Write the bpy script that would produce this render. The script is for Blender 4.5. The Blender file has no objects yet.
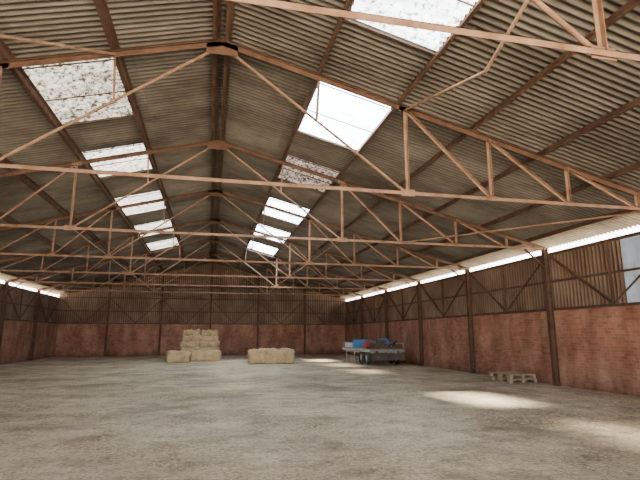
import bpy, bmesh, math, random
from mathutils import Vector, Matrix, noise
random.seed(7)
scn=bpy.context.scene
A=10.9; RIDGE=7.45; S=0.262; YB=39.05; YF=-8.0; BR=2.35; CH=4.40
TR=[-6.4,-1.35,3.7,8.75,13.8,18.85,23.9,28.95,34.0]
COLS=TR+[YB-0.15]
def zr(x): return RIDGE-S*abs(x)

# ---------- materials ----------
def mat(name):
    m=bpy.data.materials.new(name); m.use_nodes=True
    nt=m.node_tree; b=nt.nodes['Principled BSDF']; b.inputs['Roughness'].default_value=.85
    try: b.inputs['Specular IOR Level'].default_value=.25
    except: pass
    return m,nt,b
def N(nt,t,**k):
    n=nt.nodes.new(t)
    for a,v in k.items(): setattr(n,a,v)
    return n
def noise_n(nt,vec,scale,detail=6,rough=.6):
    n=N(nt,'ShaderNodeTexNoise'); n.inputs['Scale'].default_value=scale
    n.inputs['Detail'].default_value=detail; n.inputs['Roughness'].default_value=rough
    nt.links.new(vec,n.inputs['Vector']); return n.outputs['Fac']
def ramp(nt,fac,stops):
    r=N(nt,'ShaderNodeValToRGB'); e=r.color_ramp.elements
    while len(e)<len(stops): e.new(.5)
    for i,(p,c) in enumerate(stops):
        e[i].position=p; e[i].color=(c[0],c[1],c[2],1)
    nt.links.new(fac,r.inputs['Fac']); return r.outputs['Color']
def mix(nt,fac,a,b,mode='MIX'):
    m=N(nt,'ShaderNodeMix',data_type='RGBA',blend_type=mode)
    if isinstance(fac,(int,float)): m.inputs[0].default_value=fac
    else: nt.links.new(fac,m.inputs[0])
    for s,i in ((a,6),(b,7)):
        if isinstance(s,tuple): m.inputs[i].default_value=(*s,1)
        else: nt.links.new(s,m.inputs[i])
    return m.outputs[2]
def vecscale(nt,vec,s):
    m=N(nt,'ShaderNodeMapping'); m.inputs['Scale'].default_value=s
    nt.links.new(vec,m.inputs['Vector']); return m.outputs[0]
def obj(nt): return N(nt,'ShaderNodeTexCoord').outputs['Object']
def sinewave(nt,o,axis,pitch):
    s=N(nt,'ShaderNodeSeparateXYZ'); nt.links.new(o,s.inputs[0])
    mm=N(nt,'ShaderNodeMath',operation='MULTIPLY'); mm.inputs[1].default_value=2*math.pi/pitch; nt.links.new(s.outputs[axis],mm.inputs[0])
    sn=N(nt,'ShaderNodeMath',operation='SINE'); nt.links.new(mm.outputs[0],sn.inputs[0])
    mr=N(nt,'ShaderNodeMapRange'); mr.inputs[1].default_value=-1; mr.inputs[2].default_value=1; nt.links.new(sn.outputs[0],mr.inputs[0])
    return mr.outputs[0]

def simple(name,c1,c2,scale=3,rough=.85,metal=0,stretch=(1,1,1),bump=0):
    m,nt,b=mat(name); v=vecscale(nt,obj(nt),stretch)
    f=noise_n(nt,v,scale)
    c=ramp(nt,f,[(.3,c1),(.7,c2)]); nt.links.new(c,b.inputs['Base Color'])
    b.inputs['Roughness'].default_value=rough; b.inputs['Metallic'].default_value=metal
    return m
M_rust=simple('rusty_steel_paint',(.20,.115,.08),(.40,.26,.19),4)
M_rustd=simple('dark_rusty_steel',(.08,.045,.035),(.165,.10,.075),3)
M_strawfloor=simple('loose_straw',(.58,.46,.29),(.86,.71,.48),5)
M_twine=simple('baling_twine',(.30,.16,.06),(.4,.24,.10),5)
M_rubber=simple('tyre_rubber',(.035,.033,.03),(.09,.08,.07),6)
M_blue=simple('faded_blue_paint',(.05,.19,.50),(.11,.32,.68),3,.5)
M_red=simple('red_paint',(.42,.05,.04),(.55,.09,.07),3,.5)
M_grey=simple('galvanised_metal',(.28,.29,.30),(.55,.56,.57),4,.5,.3)
M_white=simple('white_painted_metal',(.6,.65,.72),(.8,.82,.85),4,.5)
M_dark=simple('grimy_dark_steel',(.06,.055,.05),(.16,.13,.11),5,.6)
M_wood=simple('weathered_wood',(.24,.17,.115),(.48,.37,.26),3,stretch=(1,6,6))
M_pallet=simple('pallet_softwood',(.28,.21,.15),(.48,.38,.27),3,stretch=(1,6,6))
M_ground=simple('outside_dirt',(.44,.37,.28),(.60,.51,.40),.6)

def roofmat():
    m,nt,b=mat('corrugated_fibre_cement')
    o=obj(nt)
    f=noise_n(nt,vecscale(nt,o,(.5,1.0,1)),.7,8,.7)
    c=ramp(nt,f,[(.32,(.105,.097,.09)),(.5,(.205,.193,.182)),(.68,(.32,.307,.29))])
    s=N(nt,'ShaderNodeSeparateXYZ'); nt.links.new(o,s.inputs[0])
    fl=[]
    for ax,p in (('Y',1.022),('X',1.7)):
        d=N(nt,'ShaderNodeMath',operation='DIVIDE'); d.inputs[1].default_value=p; nt.links.new(s.outputs[ax],d.inputs[0])
        g=N(nt,'ShaderNodeMath',operation='FLOOR'); nt.links.new(d.outputs[0],g.inputs[0]); fl.append(g)
    cb=N(nt,'ShaderNodeCombineXYZ'); nt.links.new(fl[0].outputs[0],cb.inputs[0]); nt.links.new(fl[1].outputs[0],cb.inputs[1])
    wn=N(nt,'ShaderNodeTexWhiteNoise',noise_dimensions='2D'); nt.links.new(cb.outputs[0],wn.inputs['Vector'])
    c=mix(nt,.5,c,ramp(nt,wn.outputs['Value'],[(0,(.6,.59,.57)),(1,(1,1,1))]),'MULTIPLY')
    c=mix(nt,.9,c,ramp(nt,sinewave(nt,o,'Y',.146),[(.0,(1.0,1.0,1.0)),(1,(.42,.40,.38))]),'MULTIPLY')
    nt.links.new(c,b.inputs['Base Color']); b.inputs['Roughness'].default_value=.9
    return m
M_roof=roofmat()
def cladmat(name,axis):
    m,nt,b=mat(name)
    o=obj(nt)
    f=noise_n(nt,vecscale(nt,o,(.7,.7,.45)),1.2,8,.6)
    c=ramp(nt,f,[(.28,(.15,.095,.068)),(.5,(.25,.17,.128)),(.74,(.37,.28,.22))])
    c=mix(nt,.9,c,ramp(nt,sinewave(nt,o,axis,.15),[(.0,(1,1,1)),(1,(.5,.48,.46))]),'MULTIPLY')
    nt.links.new(c,b.inputs['Base Color']); return m
M_cladY=cladmat('stained_corrugated_cladding_side','Y'); M_cladX=cladmat('stained_corrugated_cladding_end','X')
def brickmat(name,axis):
    m,nt,b=mat(name)
    o=obj(nt); s=N(nt,'ShaderNodeSeparateXYZ'); nt.links.new(o,s.inputs[0])
    cb=N(nt,'ShaderNodeCombineXYZ'); nt.links.new(s.outputs[axis],cb.inputs[0]); nt.links.new(s.outputs['Z'],cb.inputs[1])
    br=N(nt,'ShaderNodeTexBrick'); nt.links.new(cb.outputs[0],br.inputs['Vector'])
    br.inputs['Scale'].default_value=1; br.inputs['Brick Width'].default_value=.23; br.inputs['Row Height'].default_value=.085
    br.inputs['Mortar Size'].default_value=.008
    br.inputs['Color1'].default_value=(.50,.225,.15,1); br.inputs['Color2'].default_value=(.34,.145,.10,1)
    br.inputs['Mortar'].default_value=(.38,.25,.20,1)
    f=noise_n(nt,o,.9,8,.65)
    c=mix(nt,ramp(nt,f,[(.45,(0,0,0)),(.75,(.6,.6,.6))]),br.outputs['Color'],(.56,.39,.30))
    f2=noise_n(nt,vecscale(nt,o,(1,1,.4)),1.2,8,.7)
    c=mix(nt,.75,c,ramp(nt,f2,[(.36,(.42,.37,.34)),(.6,(1,1,1))]),'MULTIPLY')
    # brick colour darkens unevenly towards the ground
    zz=N(nt,'ShaderNodeMath',operation='MULTIPLY_ADD'); zz.inputs[1].default_value=.8; nt.links.new(s.outputs['Z'],zz.inputs[0]); nt.links.new(f,zz.inputs[2])
    c=mix(nt,.8,c,ramp(nt,zz.outputs[0],[(.45,(.55,.50,.46)),(.95,(1,1,1))]),'MULTIPLY')
    nt.links.new(c,b.inputs['Base Color'])
    bp=N(nt,'ShaderNodeBump'); bp.inputs['Strength'].default_value=.5; bp.inputs['Distance'].default_value=.01; bp.invert=True
    nt.links.new(br.outputs['Fac'],bp.inputs['Height']); nt.links.new(bp.outputs[0],b.inputs['Normal'])
    return m
M_brickY=brickmat('red_brick_side','Y'); M_brickX=brickmat('red_brick_end','X')
def floormat():
    m,nt,b=mat('dusty_earth_floor')
    o=obj(nt)
    f=noise_n(nt,o,.42,10,.65)
    c=ramp(nt,f,[(.36,(.42,.35,.27)),(.48,(.62,.53,.42)),(.60,(.82,.725,.59))])
    f1=noise_n(nt,o,1.5,12,.8)
    c=mix(nt,.8,c,ramp(nt,f1,[(.40,(.50,.45,.40)),(.52,(1,1,1))]),'MULTIPLY')
    f3=noise_n(nt,o,18,8,.85)
    c=mix(nt,.75,c,ramp(nt,f3,[(.42,(.32,.29,.26)),(.52,(1,1,1))]),'MULTIPLY')
    f4=noise_n(nt,o,.5,6,.6)
    f5=noise_n(nt,o,14,6,.8)
    spk=mix(nt,1,ramp(nt,f4,[(.42,(.2,.2,.2)),(.60,(1,1,1))]),ramp(nt,f5,[(.48,(0,0,0)),(.58,(.8,.8,.8))]),'MULTIPLY')
    c=mix(nt,spk,c,(.90,.75,.50))
    f6=noise_n(nt,vecscale(nt,o,(1,1.3,1)),.45,12,.75)
    c=mix(nt,ramp(nt,f6,[(.53,(0,0,0)),(.62,(.6,.6,.6))]),c,(.26,.21,.16))
    nt.links.new(c,b.inputs['Base Color']); b.inputs['Roughness'].default_value=.95
    bp=N(nt,'ShaderNodeBump'); bp.inputs['Strength'].default_value=.9; bp.inputs['Distance'].default_value=.06
    fb=noise_n(nt,o,7,10,.75); nt.links.new(fb,bp.inputs['Height']); nt.links.new(bp.outputs[0],b.inputs['Normal'])
    return m
M_floor=floormat()
def strawmat():
    m,nt,b=mat('straw')
    o=obj(nt)
    f=noise_n(nt,vecscale(nt,o,(3,22,22)),2.5,8,.7)
    c=ramp(nt,f,[(.3,(.30,.19,.10)),(.5,(.58,.42,.25)),(.7,(.80,.64,.43))])
    nt.links.new(c,b.inputs['Base Color'])
    bp=N(nt,'ShaderNodeBump'); bp.inputs['Strength'].default_value=.8; bp.inputs['Distance'].default_value=.04
    nt.links.new(f,bp.inputs['Height']); nt.links.new(bp.outputs[0],b.inputs['Normal'])
    return m
M_straw=strawmat()
def skymat(name,strength,dirt,clear,tint=(1,1,1),spot=7.0,dirtc=(.05,.04,.03)):
    m=bpy.data.materials.new(name); m.use_nodes=True; nt=m.node_tree; nt.nodes.clear()
    out=N(nt,'ShaderNodeOutputMaterial'); o=obj(nt)
    em=N(nt,'ShaderNodeEmission'); em.inputs['Strength'].default_value=strength  # sheet itself glows, standing in for daylight passing through it
    f=noise_n(nt,o,spot,7,.8)
    mask=ramp(nt,f,[(.0,(.01,.008,.006)),(max(.02,dirt-.06),dirtc),(min(.98,dirt+.04),(1,1,1))])
    f2=noise_n(nt,vecscale(nt,o,(.5,2,1)),1.5,4)
    c=mix(nt,1,mask,ramp(nt,f2,[(.3,(.55,.53,.47)),(.65,(1,1,1))]),'MULTIPLY')
    c=mix(nt,1,c,tint,'MULTIPLY')
    nt.links.new(c,em.inputs['Color'])
    tr=N(nt,'ShaderNodeBsdfTransparent'); tr.inputs['Color'].default_value=(1,1,1,1)
    mx=N(nt,'ShaderNodeMixShader'); mx.inputs[0].default_value=clear
    nt.links.new(em.outputs[0],mx.inputs[1]); nt.links.new(tr.outputs[0],mx.inputs[2])
    nt.links.new(mx.outputs[0],out.inputs['Surface']); return m
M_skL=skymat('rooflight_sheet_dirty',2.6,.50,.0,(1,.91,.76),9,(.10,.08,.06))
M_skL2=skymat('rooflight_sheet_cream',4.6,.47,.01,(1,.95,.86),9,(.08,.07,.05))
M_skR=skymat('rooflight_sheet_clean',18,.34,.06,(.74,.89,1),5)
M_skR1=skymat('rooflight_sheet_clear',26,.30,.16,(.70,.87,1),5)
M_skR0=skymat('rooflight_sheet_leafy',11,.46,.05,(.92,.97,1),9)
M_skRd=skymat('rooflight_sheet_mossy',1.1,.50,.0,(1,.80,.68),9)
M_win=skymat('translucent_wall_sheet',.55,.35,.0,(.92,.95,1),3,(.3,.3,.3))

# ---------- mesh helpers ----------
def mk(bm,name,mats,smooth=False,parent=None,loc=None,rot=None):
    me=bpy.data.meshes.new(name); bm.normal_update(); bm.to_mesh(me); bm.free()
    for m in (mats if isinstance(mats,(list,tuple)) else [mats]): me.materials.append(m)
    if smooth:
        for p in me.polygons: p.use_smooth=True
    o=bpy.data.objects.new(name,me); scn.collection.objects.link(o)
    if parent: o.parent=parent
    if loc: o.location=loc
    if rot: o.rotation_euler=rot
    return o
def empty(name,loc=(0,0,0),rot=(0,0,0)):
    e=bpy.data.objects.new(name,None); scn.collection.objects.link(e); e.location=loc; e.rotation_euler=rot
    e.empty_display_size=.3; return e
def box(bm,lo,hi,mi=0):
    vs=[bm.verts.new((x,y,z)) for x in (lo[0],hi[0]) for y in (lo[1],hi[1]) for z in (lo[2],hi[2])]
    for f in ((0,1,3,2),(4,6,7,5),(0,4,5,1),(2,3,7,6),(0,2,6,4),(1,5,7,3)):
        fc=bm.faces.new([vs[i] for i in f]); fc.material_index=mi
def beam(bm,p,q,w,h,up=(0,0,1),off=(0,0),mi=0):
    p=Vector(p);q=Vector(q);d=(q-p).normalized(); u=Vector(up)
    s=d.cross(u)
    if s.length<1e-4: s=d.cross(Vector((0,1,0)))
    s.normalize(); u=s.cross(d).normalized()
    vs=[]
    for e in (p,q):
        for a,b in ((-1,-1),(1,-1),(1,1),(-1,1)):
            vs.append(bm.verts.new(e+s*(a*w/2+off[0])+u*(b*h/2+off[1])))
    for f in ((3,2,1,0),(4,5,6,7),(0,1,5,4),(1,2,6,5),(2,3,7,6),(3,0,4,7)):
        bm.faces.new([vs[i] for i in f]).material_index=mi
def angle(bm,p,q,w,t=.008,up=(0,0,1),flip=1):
    beam(bm,p,q,w,t,up,(0,flip*w/2-flip*t/2)); beam(bm,p,q,t,w,up,(flip*(w/2-t/2),0))
def ibeam(bm,p,q,w,h,t=.012,up=(0,0,1)):
    beam(bm,p,q,t,h,up); beam(bm,p,q,w,t,up,(0,h/2-t/2)); beam(bm,p,q,w,t,up,(0,-h/2+t/2))
def tube(bm,pts,r,n=8,mi=0):
    for p,q in zip(pts[:-1],pts[1:]):
        p=Vector(p);q=Vector(q);d=q-p
        M=Matrix.Translation((p+q)/2)@d.to_track_quat('Z','Y').to_matrix().to_4x4()
        r_=bmesh.ops.create_cone(bm,cap_ends=True,segments=n,radius1=r,radius2=r,depth=d.length,matrix=M)
        fs=set(f for v in r_['verts'] for f in v.link_faces)
        for f in fs: f.material_index=mi

# ---------- shell ----------
bm=bmesh.new(); box(bm,(-A-.25,YF-.2,-.3),(A+.25,YB+.25,0)); mk(bm,'floor',M_floor)
bm=bmesh.new(); box(bm,(-60,-60,-.6),(60,90,-.31)); mk(bm,'ground_outside',M_ground)
for side,sx in (('right',1),('left',-1)):
    bm=bmesh.new()
    x0,x1=sorted((sx*A,sx*(A+.22))); box(bm,(x0,YF,0),(x1,YB,BR))
    y=YF; prev=None; st=.15/6
    wins={1:[(10.3,11.0)],-1:[(15.2,16.2),(21,22)]}[sx]
    while y<=YB+.2:
        x=sx*(A+.12+.022*math.sin(2*math.pi*y/.15))
        top=4.26
        a=bm.verts.new((x,y,BR)); b=bm.verts.new((x,y,top))
        if prev:
            f=bm.faces.new((prev[0],a,b,prev[1])); f.smooth=True
            f.material_index=2 if any(w0<=y<=w1 for w0,w1 in wins) else 1
        prev=(a,b); y+=st
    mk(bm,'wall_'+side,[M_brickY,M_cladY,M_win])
    bm=bmesh.new()
    angle(bm,(sx*(A+.04),YF,BR+.04),(sx*(A+.04),YB,BR+.04),.08)
    angle(bm,(sx*(A+.05),YF,3.3),(sx*(A+.05),YB,3.3),.06)
    angle(bm,(sx*(A+.05),YF,4.22),(sx*(A+.05),YB,4.22),.08)
    for c0,c1 in zip(COLS[:-1],COLS[1:]):
        m_=(c0+c1)/2
        xx=sx*(A-.02)
        angle(bm,(xx,c0+.08,4.18),(xx,m_,BR+.1),.06,up=(1,0,0)); angle(bm,(xx,m_,BR+.1),(xx,c1-.08,4.18),.06,up=(1,0,0))
        angle(bm,(xx,m_,BR+.05),(xx,m_,4.2),.06,up=(1,0,0))
    mk(bm,'trim_wall_rails_'+side,M_rustd)
def endwall(bm,Y,sgn,open_=None):
    x=-A-.15; prev=None; st=.15/6
    while x<=A+.16:
        y=Y+sgn*(.12+.022*math.sin(2*math.pi*x/.15)); zb=BR if not(open_ and open_[0]<x<open_[1]) else open_[2]
        a=bm.verts.new((x,y,zb)); b=bm.verts.new((x,y,zr(x)+.02))
        if prev and abs(prev[2]-zb)<.01:
            f=bm.faces.new((prev[0],a,b,prev[1])); f.material_index=1; f.smooth=True
        prev=(a,b,zb); x+=st
bm=bmesh.new(); box(bm,(-A-.22,YB,0),(A+.22,YB+.22,BR)); endwall(bm,YB,1)
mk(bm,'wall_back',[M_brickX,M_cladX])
bm=bmesh.new(); box(bm,(-A-.22,YF-.22,0),(-9.5,YF,BR)); box(bm,(9.5,YF-.22,0),(A+.22,YF,BR)); endwall(bm,YF,-1,(-9.5,9.5,4.6))
mk(bm,'wall_front',[M_brickX,M_cladX])
bm=bmesh.new()
for z in (BR+.04,3.3,4.3): angle(bm,(-A,YB-.0,z),(A,YB-.0,z),.07)
angle(bm,(-8,YB,5.2),(8,YB,5.2),.07)
for i in range(-3,3):
    xa,xb=max(i*3.7,-A),min((i+1)*3.7,A)
    xm=(xa+xb)/2
    angle(bm,(xa,YB-.04,4.25),(xm,YB-.04,BR+.08),.06,up=(0,1,0)); angle(bm,(xm,YB-.04,BR+.08),(xb,YB-.04,4.25),.06,up=(0,1,0))
mk(bm,'trim_wall_rails_back',M_rustd)

# ---------- roof ----------
PX=[0.12,1.95,3.68,5.35,7.0,8.65,10.25]
bands=[0.0,1.95,3.68,5.35,7.0,8.65,11.25]
SK=[(4.45,7.05),(9.2,11.75),(13.55,15.8),(18.3,20.9),(22.9,25.6),(27.5,30.3)]
def waves(bm,x0,x1,y0,y1,sx,dz=0):
    st=.146/8; n0=int(round(y0/st)); n1=int(round(y1/st)); prev=None
    for i in range(n0,n1+1):
        y=i*st; w=.026*math.sin(2*math.pi*i/8)
        a=bm.verts.new((sx*x0,y,zr(x0)+w+dz)); b=bm.verts.new((sx*x1,y,zr(x1)+w+dz))
        if prev: bm.faces.new((prev[0],a,b,prev[1])).smooth=True
        prev=(a,b)
bm=bmesh.new()
for sx in (1,-1):
    for i in range(len(bands)-1):
        x0,x1=bands[i],bands[i+1]+.12*(i<len(bands)-2)
        dz=0.004*(i%2)
        if i==1:
            y=YF-.3
            for a,b in SK+[(YB+.35,None)]:
                waves(bm,x0,x1,y,a,sx,dz); y=b
        else: waves(bm,x0,x1,YF-.3,YB+.35,sx,dz)
for sx in(1,-1):
    vs=[bm.verts.new(p) for p in ((0,YF-.3,RIDGE+.06),(0,YB+.35,RIDGE+.06),(sx*.35,YB+.35,RIDGE-.045),(sx*.35,YF-.3,RIDGE-.045))]
    bm.faces.new(vs)
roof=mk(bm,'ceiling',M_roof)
k=0
for sx in (1,-1):
    for i,(a,b) in enumerate(SK):
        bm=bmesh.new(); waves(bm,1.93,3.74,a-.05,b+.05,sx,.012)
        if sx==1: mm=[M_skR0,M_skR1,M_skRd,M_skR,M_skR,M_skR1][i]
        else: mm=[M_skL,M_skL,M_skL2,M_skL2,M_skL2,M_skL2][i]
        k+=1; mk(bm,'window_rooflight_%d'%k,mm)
bm=bmesh.new()
for sx in (1,-1):
    for x in PX:
        z=zr(x)-.024-.07
        ca=(sx*x,YF,z); cb=(sx*x,YB+.05,z)
        w=.07
        beam(bm,ca,cb,.012,.14); beam(bm,ca,cb,w,.012,off=(w/2,.064)); beam(bm,ca,cb,w,.012,off=(-w/2,-.064))
    for a,b in SK:
        for y in (a,(a+b)/2,b):
            beam(bm,(sx*1.95,y,zr(1.95)-.045),(sx*3.68,y,zr(3.68)-.045),.022,.02)
mk(bm,'roof_purlins',M_rustd)

# ---------- trusses ----------
def truss(y):
    bm=bmesh.new()
    T=lambda x:Vector((x,y,zr(x)-.024-.14-.06))
    B=lambda x:Vector((x,y,CH))
    for s in (1,-1):
        beam(bm,T(0),T(s*(A-.02)),.012,.11,mi=1); beam(bm,T(0)+Vector((0,0,.05)),T(s*(A-.02))+Vector((0,0,.05)),.12,.012,mi=1)
        tube(bm,[T(0)+Vector((0,.03,-.03)),B(s*3.8)+Vector((0,.03,0))],.028)
        xs=[3.8,5.7,7.6,9.4]
        for x in xs:
            angle(bm,T(s*x),B(s*x),.065,up=(0,1,0))
        for x0,x1 in zip(xs[:-1],xs[1:]):
            angle(bm,T(s*x0),B(s*x1),.055,up=(0,1,0))
        mid=(T(0)+B(s*3.8))/2
        angle(bm,T(s*1.95),mid,.045,up=(0,1,0))
        for c,w,h in ((B(s*3.8),.30,.17),(T(s*3.8),.26,.14),(B(s*5.7),.2,.13),(B(s*7.6),.2,.13),(B(s*10.6),.4,.2)):
            box(bm,(c.x-w/2,y-.006,c.z-h/2+.03),(c.x+w/2,y+.006,c.z+h/2))
    angle(bm,B(-A+.05),B(A-.05),.075)
    c=T(0); box(bm,(-.3,y-.006,c.z-.25),(.3,y+.006,c.z+.02),1)
    return mk(bm,'roof_truss',[M_rust,M_rustd])
for y in TR: truss(y)
bm=bmesh.new()
def pipe(pts,r=.026):
    tube(bm,pts,r)
    for p in pts[1:-1]: bmesh.ops.create_uvsphere(bm,u_segments=8,v_segments=6,radius=r*1.05,matrix=Matrix.Translation(p))
pipe([(3.8,8.75,6.22),(3.95,6.0,5.55),(3.8,3.7,6.22)])
pipe([(-1.95,8.75,6.72),(-2.8,6.3,5.35),(-3.8,3.7,CH)])
for s in(1,-1):
    pipe([(s*3.8,13.8,CH+.04),(s*3.8,34,CH+.04)],.02)
    pipe([(s*9.9,8.75,CH),(s*5.7,13.8,CH)],.022); pipe([(s*9.9,28.95,CH),(s*5.7,34,CH)],.022)
mk(bm,'trim_roof_brace_pipes',M_rust)

# ---------- columns ----------
for y in TR:
    for s in (1,-1):
        bm=bmesh.new(); ibeam(bm,(s*(A-.09),y,0),(s*(A-.09),y,CH+.02),.14,.17,up=(1,0,0))
        box(bm,(s*(A-.09)-.085,y-.14,0),(s*(A-.09)+.085,y+.14,.015))
        beam(bm,(s*(A-.17),y,3.8),(s*(A-.85),y,CH-.03),.05,.05)
        mk(bm,'steel_column',M_rustd)
for x in (-7.5,-3.7,0,3.7,7.5):
    bm=bmesh.new(); ibeam(bm,(x,YB-.10,0),(x,YB-.10,zr(x)-.02),.13,.17,up=(0,1,0)); mk(bm,'steel_column',M_rustd)
bm=bmesh.new()
for s in (1,-1): beam(bm,(0,YB-.1,zr(0)-.13),(s*A,YB-.1,zr(A)-.13),.15,.12)
mk(bm,'gable_rafter',M_rustd)

# ---------- bales ----------
def bale(name,L,W,H,parent=None,loc=(0,0,0),rz=0,seed=0,strings=2,rot=None):
    bm=bmesh.new()
    nx,ny,nz=max(6,int(L/.07)),max(5,int(W/.07)),max(5,int(H/.07))
    vd={}
    def V(i,j,k):
        key=(i,j,k)
        if key not in vd:
            p=Vector(((i/nx-.5),(j/ny-.5),(k/nz-.5)))
            q=Vector((p.x*L,p.y*W,p.z*H))
            r=.08; c=Vector((max(-L/2+r,min(L/2-r,q.x)),max(-W/2+r,min(W/2-r,q.y)),max(-H/2+r,min(H/2-r,q.z))))
            d=q-c
            if d.length>0: q=c+d.normalized()*r
            n=noise.noise(q*3.5+Vector((seed*7,0,0)))*.11+noise.noise(q*13+Vector((seed*3,2,0)))*.06
            fl=.016*abs(math.sin(math.pi*q.x/.4+seed))
            nd=(q-c).normalized() if d.length>0 else Vector((0,0,0))
            q=q+nd*(n+fl-.01)
            if q.z<-H/2: q.z=-H/2
            vd[key]=bm.verts.new(q+Vector((0,0,H/2)))
        return vd[key]
    def quad(a,b,c,d): bm.faces.new((a,b,c,d)).smooth=True
    for i in range(nx):
        for j in range(ny):
            quad(V(i,j,0),V(i,j+1,0),V(i+1,j+1,0),V(i+1,j,0)); quad(V(i,j,nz),V(i+1,j,nz),V(i+1,j+1,nz),V(i,j+1,nz))
        for k in range(nz):
            quad(V(i,0,k),V(i+1,0,k),V(i+1,0,k+1),V(i,0,k+1)); quad(V(i,ny,k),V(i,ny,k+1),V(i+1,ny,k+1),V(i+1,ny,k))
    for j in range(ny):
        for k in range(nz):
            quad(V(0,j,k),V(0,j,k+1),V(0,j+1,k+1),V(0,j+1,k)); quad(V(nx,j,k),V(nx,j+1,k),V(nx,j+1,k+1),V(nx,j,k+1))
    for t in range(strings):
        yy=W*((t+1)/(strings+1)-.5); e=.012
        tube(bm,[(-L/2-e,yy,0.01),(-L/2-e,yy,H+e),(L/2+e,yy,H+e),(L/2+e,yy,.01)],.006,5,1)
    rnd=random.Random(seed)
    for t in range(int(160*L*H*2)):
        f=rnd.randint(0,4)
        u,v=rnd.uniform(-.48,.48),rnd.uniform(.12,.97)
        if f==0: p=Vector((u*L,-W/2,v*H))
        elif f==1: p=Vector((u*L,W/2,v*H))
        elif f==2: p=Vector((-L/2,u*W,v*H))
        elif f==3: p=Vector((L/2,u*W,v*H))
        else: p=Vector((u*L,rnd.uniform(-.48,.48)*W,H))
        d=Vector((rnd.uniform(-1,1),rnd.uniform(-1,1),rnd.uniform(-.4,.6)))*.10
        beam(bm,p-d*.3,p+d,.007,.005)
    return mk(bm,name,[M_straw,M_twine],parent=parent,loc=loc,rot=rot or (0,0,rz))
st=empty('straw_bale_stack',(-.62,32.0,0),(0,0,math.radians(-4)))
L,W=1.15,.62
n=0
for row in range(5):
    for depth in range(row,5):
        for c in range(2):
            n+=1
            x=(c-.5)*1.15+(.14 if row==0 and depth==0 else -.04*row)+random.uniform(-.05,.05)
            y=depth*.58+random.uniform(-.02,.02)
            bale('bale_%d'%n,L-(.10 if row==4 else 0),W,.38,st,(x,y,row*.375),random.uniform(-.05,.05),n)
bale('straw_bale',1.25,.65,.62,None,(-1.75,29.6,0),.2,31)
bale('straw_bale',1.75,.75,.60,None,(-.2,30.8,0),-.05,32,3)
bale('straw_bale',2.45,1.05,.76,None,(3.35,27.2,0),-.08,41,4)

# loose straw
FOOT=[(-2.2,1.3,31.4,35.4),(-2.7,1.1,28.9,31.6),(1.7,5.0,26.2,28.2),(7.5,10.9,22.4,30),(9.0,10.9,14.4,17.2)]
bm=bmesh.new(); rnd=random.Random(3)
for i in range(32000):
    u=rnd.random()
    if u<.75: x=rnd.uniform(-10.3,10.3); y=2.0+rnd.random()**1.6*34
    elif u<.87: x=rnd.gauss(-.5,3); y=rnd.gauss(29,2.5)
    else: x=rnd.gauss(3.5,2.2); y=rnd.gauss(25.5,3)
    if abs(x)>10.4 or y>38.5: continue
    if any(a<x<b and c<y<d for a,b,c,d in FOOT): continue
    if noise.noise(Vector((x*.45,y*.45,0)))<-.0 and u<.7: continue
    a=rnd.uniform(0,math.pi); l=rnd.uniform(.02,.08); d=Vector((math.cos(a),math.sin(a),rnd.uniform(0,.12)))*l
    beam(bm,Vector((x,y,.004)),Vector((x,y,.004))+d,.006,.003)
mk(bm,'scattered_straw',M_strawfloor)

# ---------- trailer ----------
tr=empty('farm_trailer',(9.0,26.7,0),(0,0,math.radians(3)))
def part(fn,name,m):
    bm=bmesh.new(); fn(bm); return mk(bm,name,m,parent=tr)
def frame(bm):
    for x in(-.75,.75): ibeam(bm,(x,-2.3,.66),(x,2.3,.66),.07,.14)
    for y in(-2.25,-1.2,0,1.2,2.25): beam(bm,(-.95,y,.70),(.95,y,.70),.07,.09)
    for x in(-.95,.95): beam(bm,(x,-2.3,.74),(x,2.3,.74),.05,.12)
part(frame,'chassis',M_grey)
def deck(bm):
    for i in range(9):
        x=-.93+i*.21; box(bm,(x,-2.32,.80),(x+.19,2.32,.84))
part(deck,'deck',M_wood)
def wheel(bm,x,y,r=.36,w=.2):
    M=Matrix.Translation((x,y,r))@Matrix.Rotation(math.pi/2,4,'Y')
    prof=[(r*.55,-w/2),(r*.9,-w/2),(r,-w*.32),(r,w*.32),(r*.9,w/2),(r*.55,w/2)]
    n=28; rings=[]
    for rr,z in prof: rings.append([bm.verts.new(M@Vector((rr*math.cos(2*math.pi*i/n),rr*math.sin(2*math.pi*i/n),z))) for i in range(n)])
    for a,b in zip(rings[:-1],rings[1:]):
        for i in range(n): bm.faces.new((a[i],a[(i+1)%n],b[(i+1)%n],b[i]))
WH=((-1.6,.36),(-.8,.36))
def tyres(bm):
    for x in(-.85,.85):
        for y,r in WH: wheel(bm,x,y,r)
part(tyres,'tyres',M_rubber)
def hubs(bm):
    for x in(-.85,.85):
        for y,r in WH:
            bmesh.ops.create_cone(bm,cap_ends=True,segments=20,radius1=r*.56,radius2=r*.56,depth=.10,matrix=Matrix.Translation((x,y,r))@Matrix.Rotation(math.pi/2,4,'Y'))
            bmesh.ops.create_cone(bm,cap_ends=True,segments=12,radius1=.06,radius2=.05,depth=.22,matrix=Matrix.Translation((x,y,r))@Matrix.Rotation(math.pi/2,4,'Y'))
    for y,r in WH:
        tube(bm,[(-.85,y,r),(.85,y,r)],.04)
        for x in(-.7,.7): beam(bm,(x,y,r),(x,y,.62),.08,.08,up=(0,1,0))
    for x in(-.8,.8): tube(bm,[(x,2.0,.62),(x,2.0,.0)],.035)
    for x in(-.8,.8): tube(bm,[(x,.6,.62),(x,.6,.0)],.03)
part(hubs,'axles_hubs_and_legs',M_grey)
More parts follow.
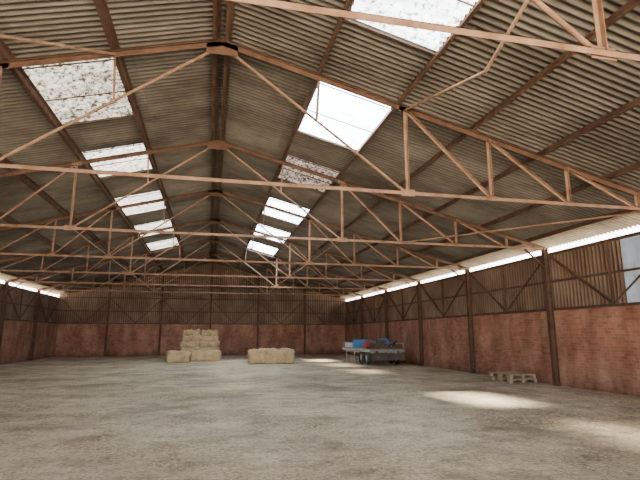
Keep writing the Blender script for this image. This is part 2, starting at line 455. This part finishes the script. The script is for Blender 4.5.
def draw(bm):
    beam(bm,(-.5,2.3,.62),(0,3.1,.5),.08,.08); beam(bm,(.5,2.3,.62),(0,3.1,.5),.08,.08)
    bmesh.ops.create_cone(bm,cap_ends=True,segments=12,radius1=.09,radius2=.09,depth=.05,matrix=Matrix.Translation((0,3.16,.5)))
part(draw,'drawbar',M_dark)
def rails(bm):
    for x in(.93,):
        for y in(-2.25,-.75,.75,2.25): beam(bm,(x,y,.84),(x,y,1.12),.04,.04,up=(0,1,0))
    beam(bm,(.93,-2.25,1.12),(.93,2.25,1.12),.04,.05)
    for x in(-.93,.93): beam(bm,(x,2.25,.84),(x,2.25,1.12),.04,.04,up=(0,1,0))
    beam(bm,(-.93,2.25,1.12),(.93,2.25,1.12),.04,.05)
part(rails,'side_rails',M_grey)
def load_white(bm):
    for i in range(5): box(bm,(-.88,.75,.85+i*.05),(.2,2.1,.885+i*.05))
    tube(bm,[(.4,-.3,.9),(.4,2.2,.9)],.06,12)
    tube(bm,[(.6,-.3,.9),(.6,2.2,.9)],.06,12)
part(load_white,'white_sheets_and_pipes',M_white)
def load_blue(bm):
    x0,y0,z0,x1,y1,z1=-.88,-.5,.85,-.15,.65,1.3
    box(bm,(x0,y0,z0),(x1,y1,z0+.03))
    for a in ((x0,y0,x0+.03,y1),(x1-.03,y0,x1,y1),(x0,y0,x1,y0+.03),(x0,y1-.03,x1,y1)): box(bm,(a[0],a[1],z0),(a[2],a[3],z1))
    for yy in(-.4,-.05,.3): box(bm,(x0-.02,yy,z0),(x0,yy+.05,z1))
    box(bm,(x0-.03,y0-.03,z1-.05),(x0+.0,y1+.03,z1)); box(bm,(x0-.03,y0-.03,z1-.05),(x1+.03,y0,z1))
    R=Matrix.Rotation(math.pi/2,4,'X')
    bmesh.ops.create_cone(bm,cap_ends=True,segments=24,radius1=.26,radius2=.26,depth=.85,matrix=Matrix.Translation((.35,-.8,1.11))@R)
    for t in(-.4,-.14,.14,.4): bmesh.ops.create_cone(bm,cap_ends=True,segments=24,radius1=.275,radius2=.275,depth=.03,matrix=Matrix.Translation((.35,-.8+t,1.11))@R)
part(load_blue,'blue_crate_and_drum',M_blue)
def load_red(bm):
    box(bm,(-.7,-1.0,.85),(-.2,-.6,1.14)); box(bm,(-.72,-1.02,1.14),(-.18,-.58,1.17))
    tube(bm,[(-.6,-.8,1.17),(-.6,-.8,1.23),(-.3,-.8,1.23),(-.3,-.8,1.17)],.015)
part(load_red,'red_toolbox',M_red)
def load_gear(bm):
    box(bm,(-.8,-2.2,.85),(.8,-1.25,.93)); box(bm,(-.6,-2.0,.93),(.2,-1.4,1.12))
    R=Matrix.Rotation(math.pi/2,4,'Y')
    bmesh.ops.create_cone(bm,cap_ends=True,segments=18,radius1=.13,radius2=.13,depth=.5,matrix=Matrix.Translation((-.1,-1.7,1.2))@R)
    tube(bm,[(.2,-2.0,.95),(.7,-1.9,1.25),(.7,-1.4,.93)],.04)
    box(bm,(-.9,-2.5,.28),(.9,-2.34,.62)); box(bm,(-.6,-.3,.3),(.6,.4,.6))
    for x in(-.6,.6): beam(bm,(x,-2.42,.6),(x,-2.25,.72),.06,.06)
part(load_gear,'machinery',M_dark)

# ---------- pallets ----------
def pallet(name,parent,loc,rot):
    bm=bmesh.new()
    for y in(-.45,0,.45):
        for x in(-.53,0,.53): box(bm,(x-.07,y-.05,.02),(x+.07,y+.05,.10))
        box(bm,(-.6,y-.05,.0),(.6,y+.05,.02))
    for i in range(6): box(bm,(-.6,-.5+i*.182,.12),(.6,-.5+i*.182+.09,.14))
    for x in(-.53,0,.53): box(bm,(x-.05,-.5,.10),(x+.05,.5,.12))
    return mk(bm,name,M_pallet,parent=parent,loc=loc,rot=rot)
pe=empty('wooden_pallet_stack',(10.28,15.3,0))
pallet('pallet_1',pe,(0,0,0),(0,0,math.radians(88)))
pallet('pallet_2',pe,(-.02,.05,.142),(0,0,math.radians(93)))

# ---------- light ----------
w=bpy.data.worlds.new('World'); scn.world=w; w.use_nodes=True
nt=w.node_tree; bg=nt.nodes['Background']
bg.inputs[0].default_value=(1,.975,.94,1); bg.inputs[1].default_value=12.5
sun=bpy.data.lights.new('sun','SUN'); sun.energy=150; sun.angle=math.radians(8); sun.color=(1,.88,.66)
so=bpy.data.objects.new('sun',sun); scn.collection.objects.link(so)
so.rotation_euler=Vector((3.9,1.0,-6.6)).to_track_quat('-Z','Y').to_euler(); so.location=(-5,0,20)

cam=bpy.data.cameras.new('camera'); co=bpy.data.objects.new('camera',cam); scn.collection.objects.link(co)
cam.sensor_width=36; cam.lens=27; cam.clip_end=300
co.location=(0,0,1.6); co.rotation_euler=(math.radians(90+11.1),0,math.radians(-12.68))
scn.camera=co
scn.view_settings.view_transform='AgX'
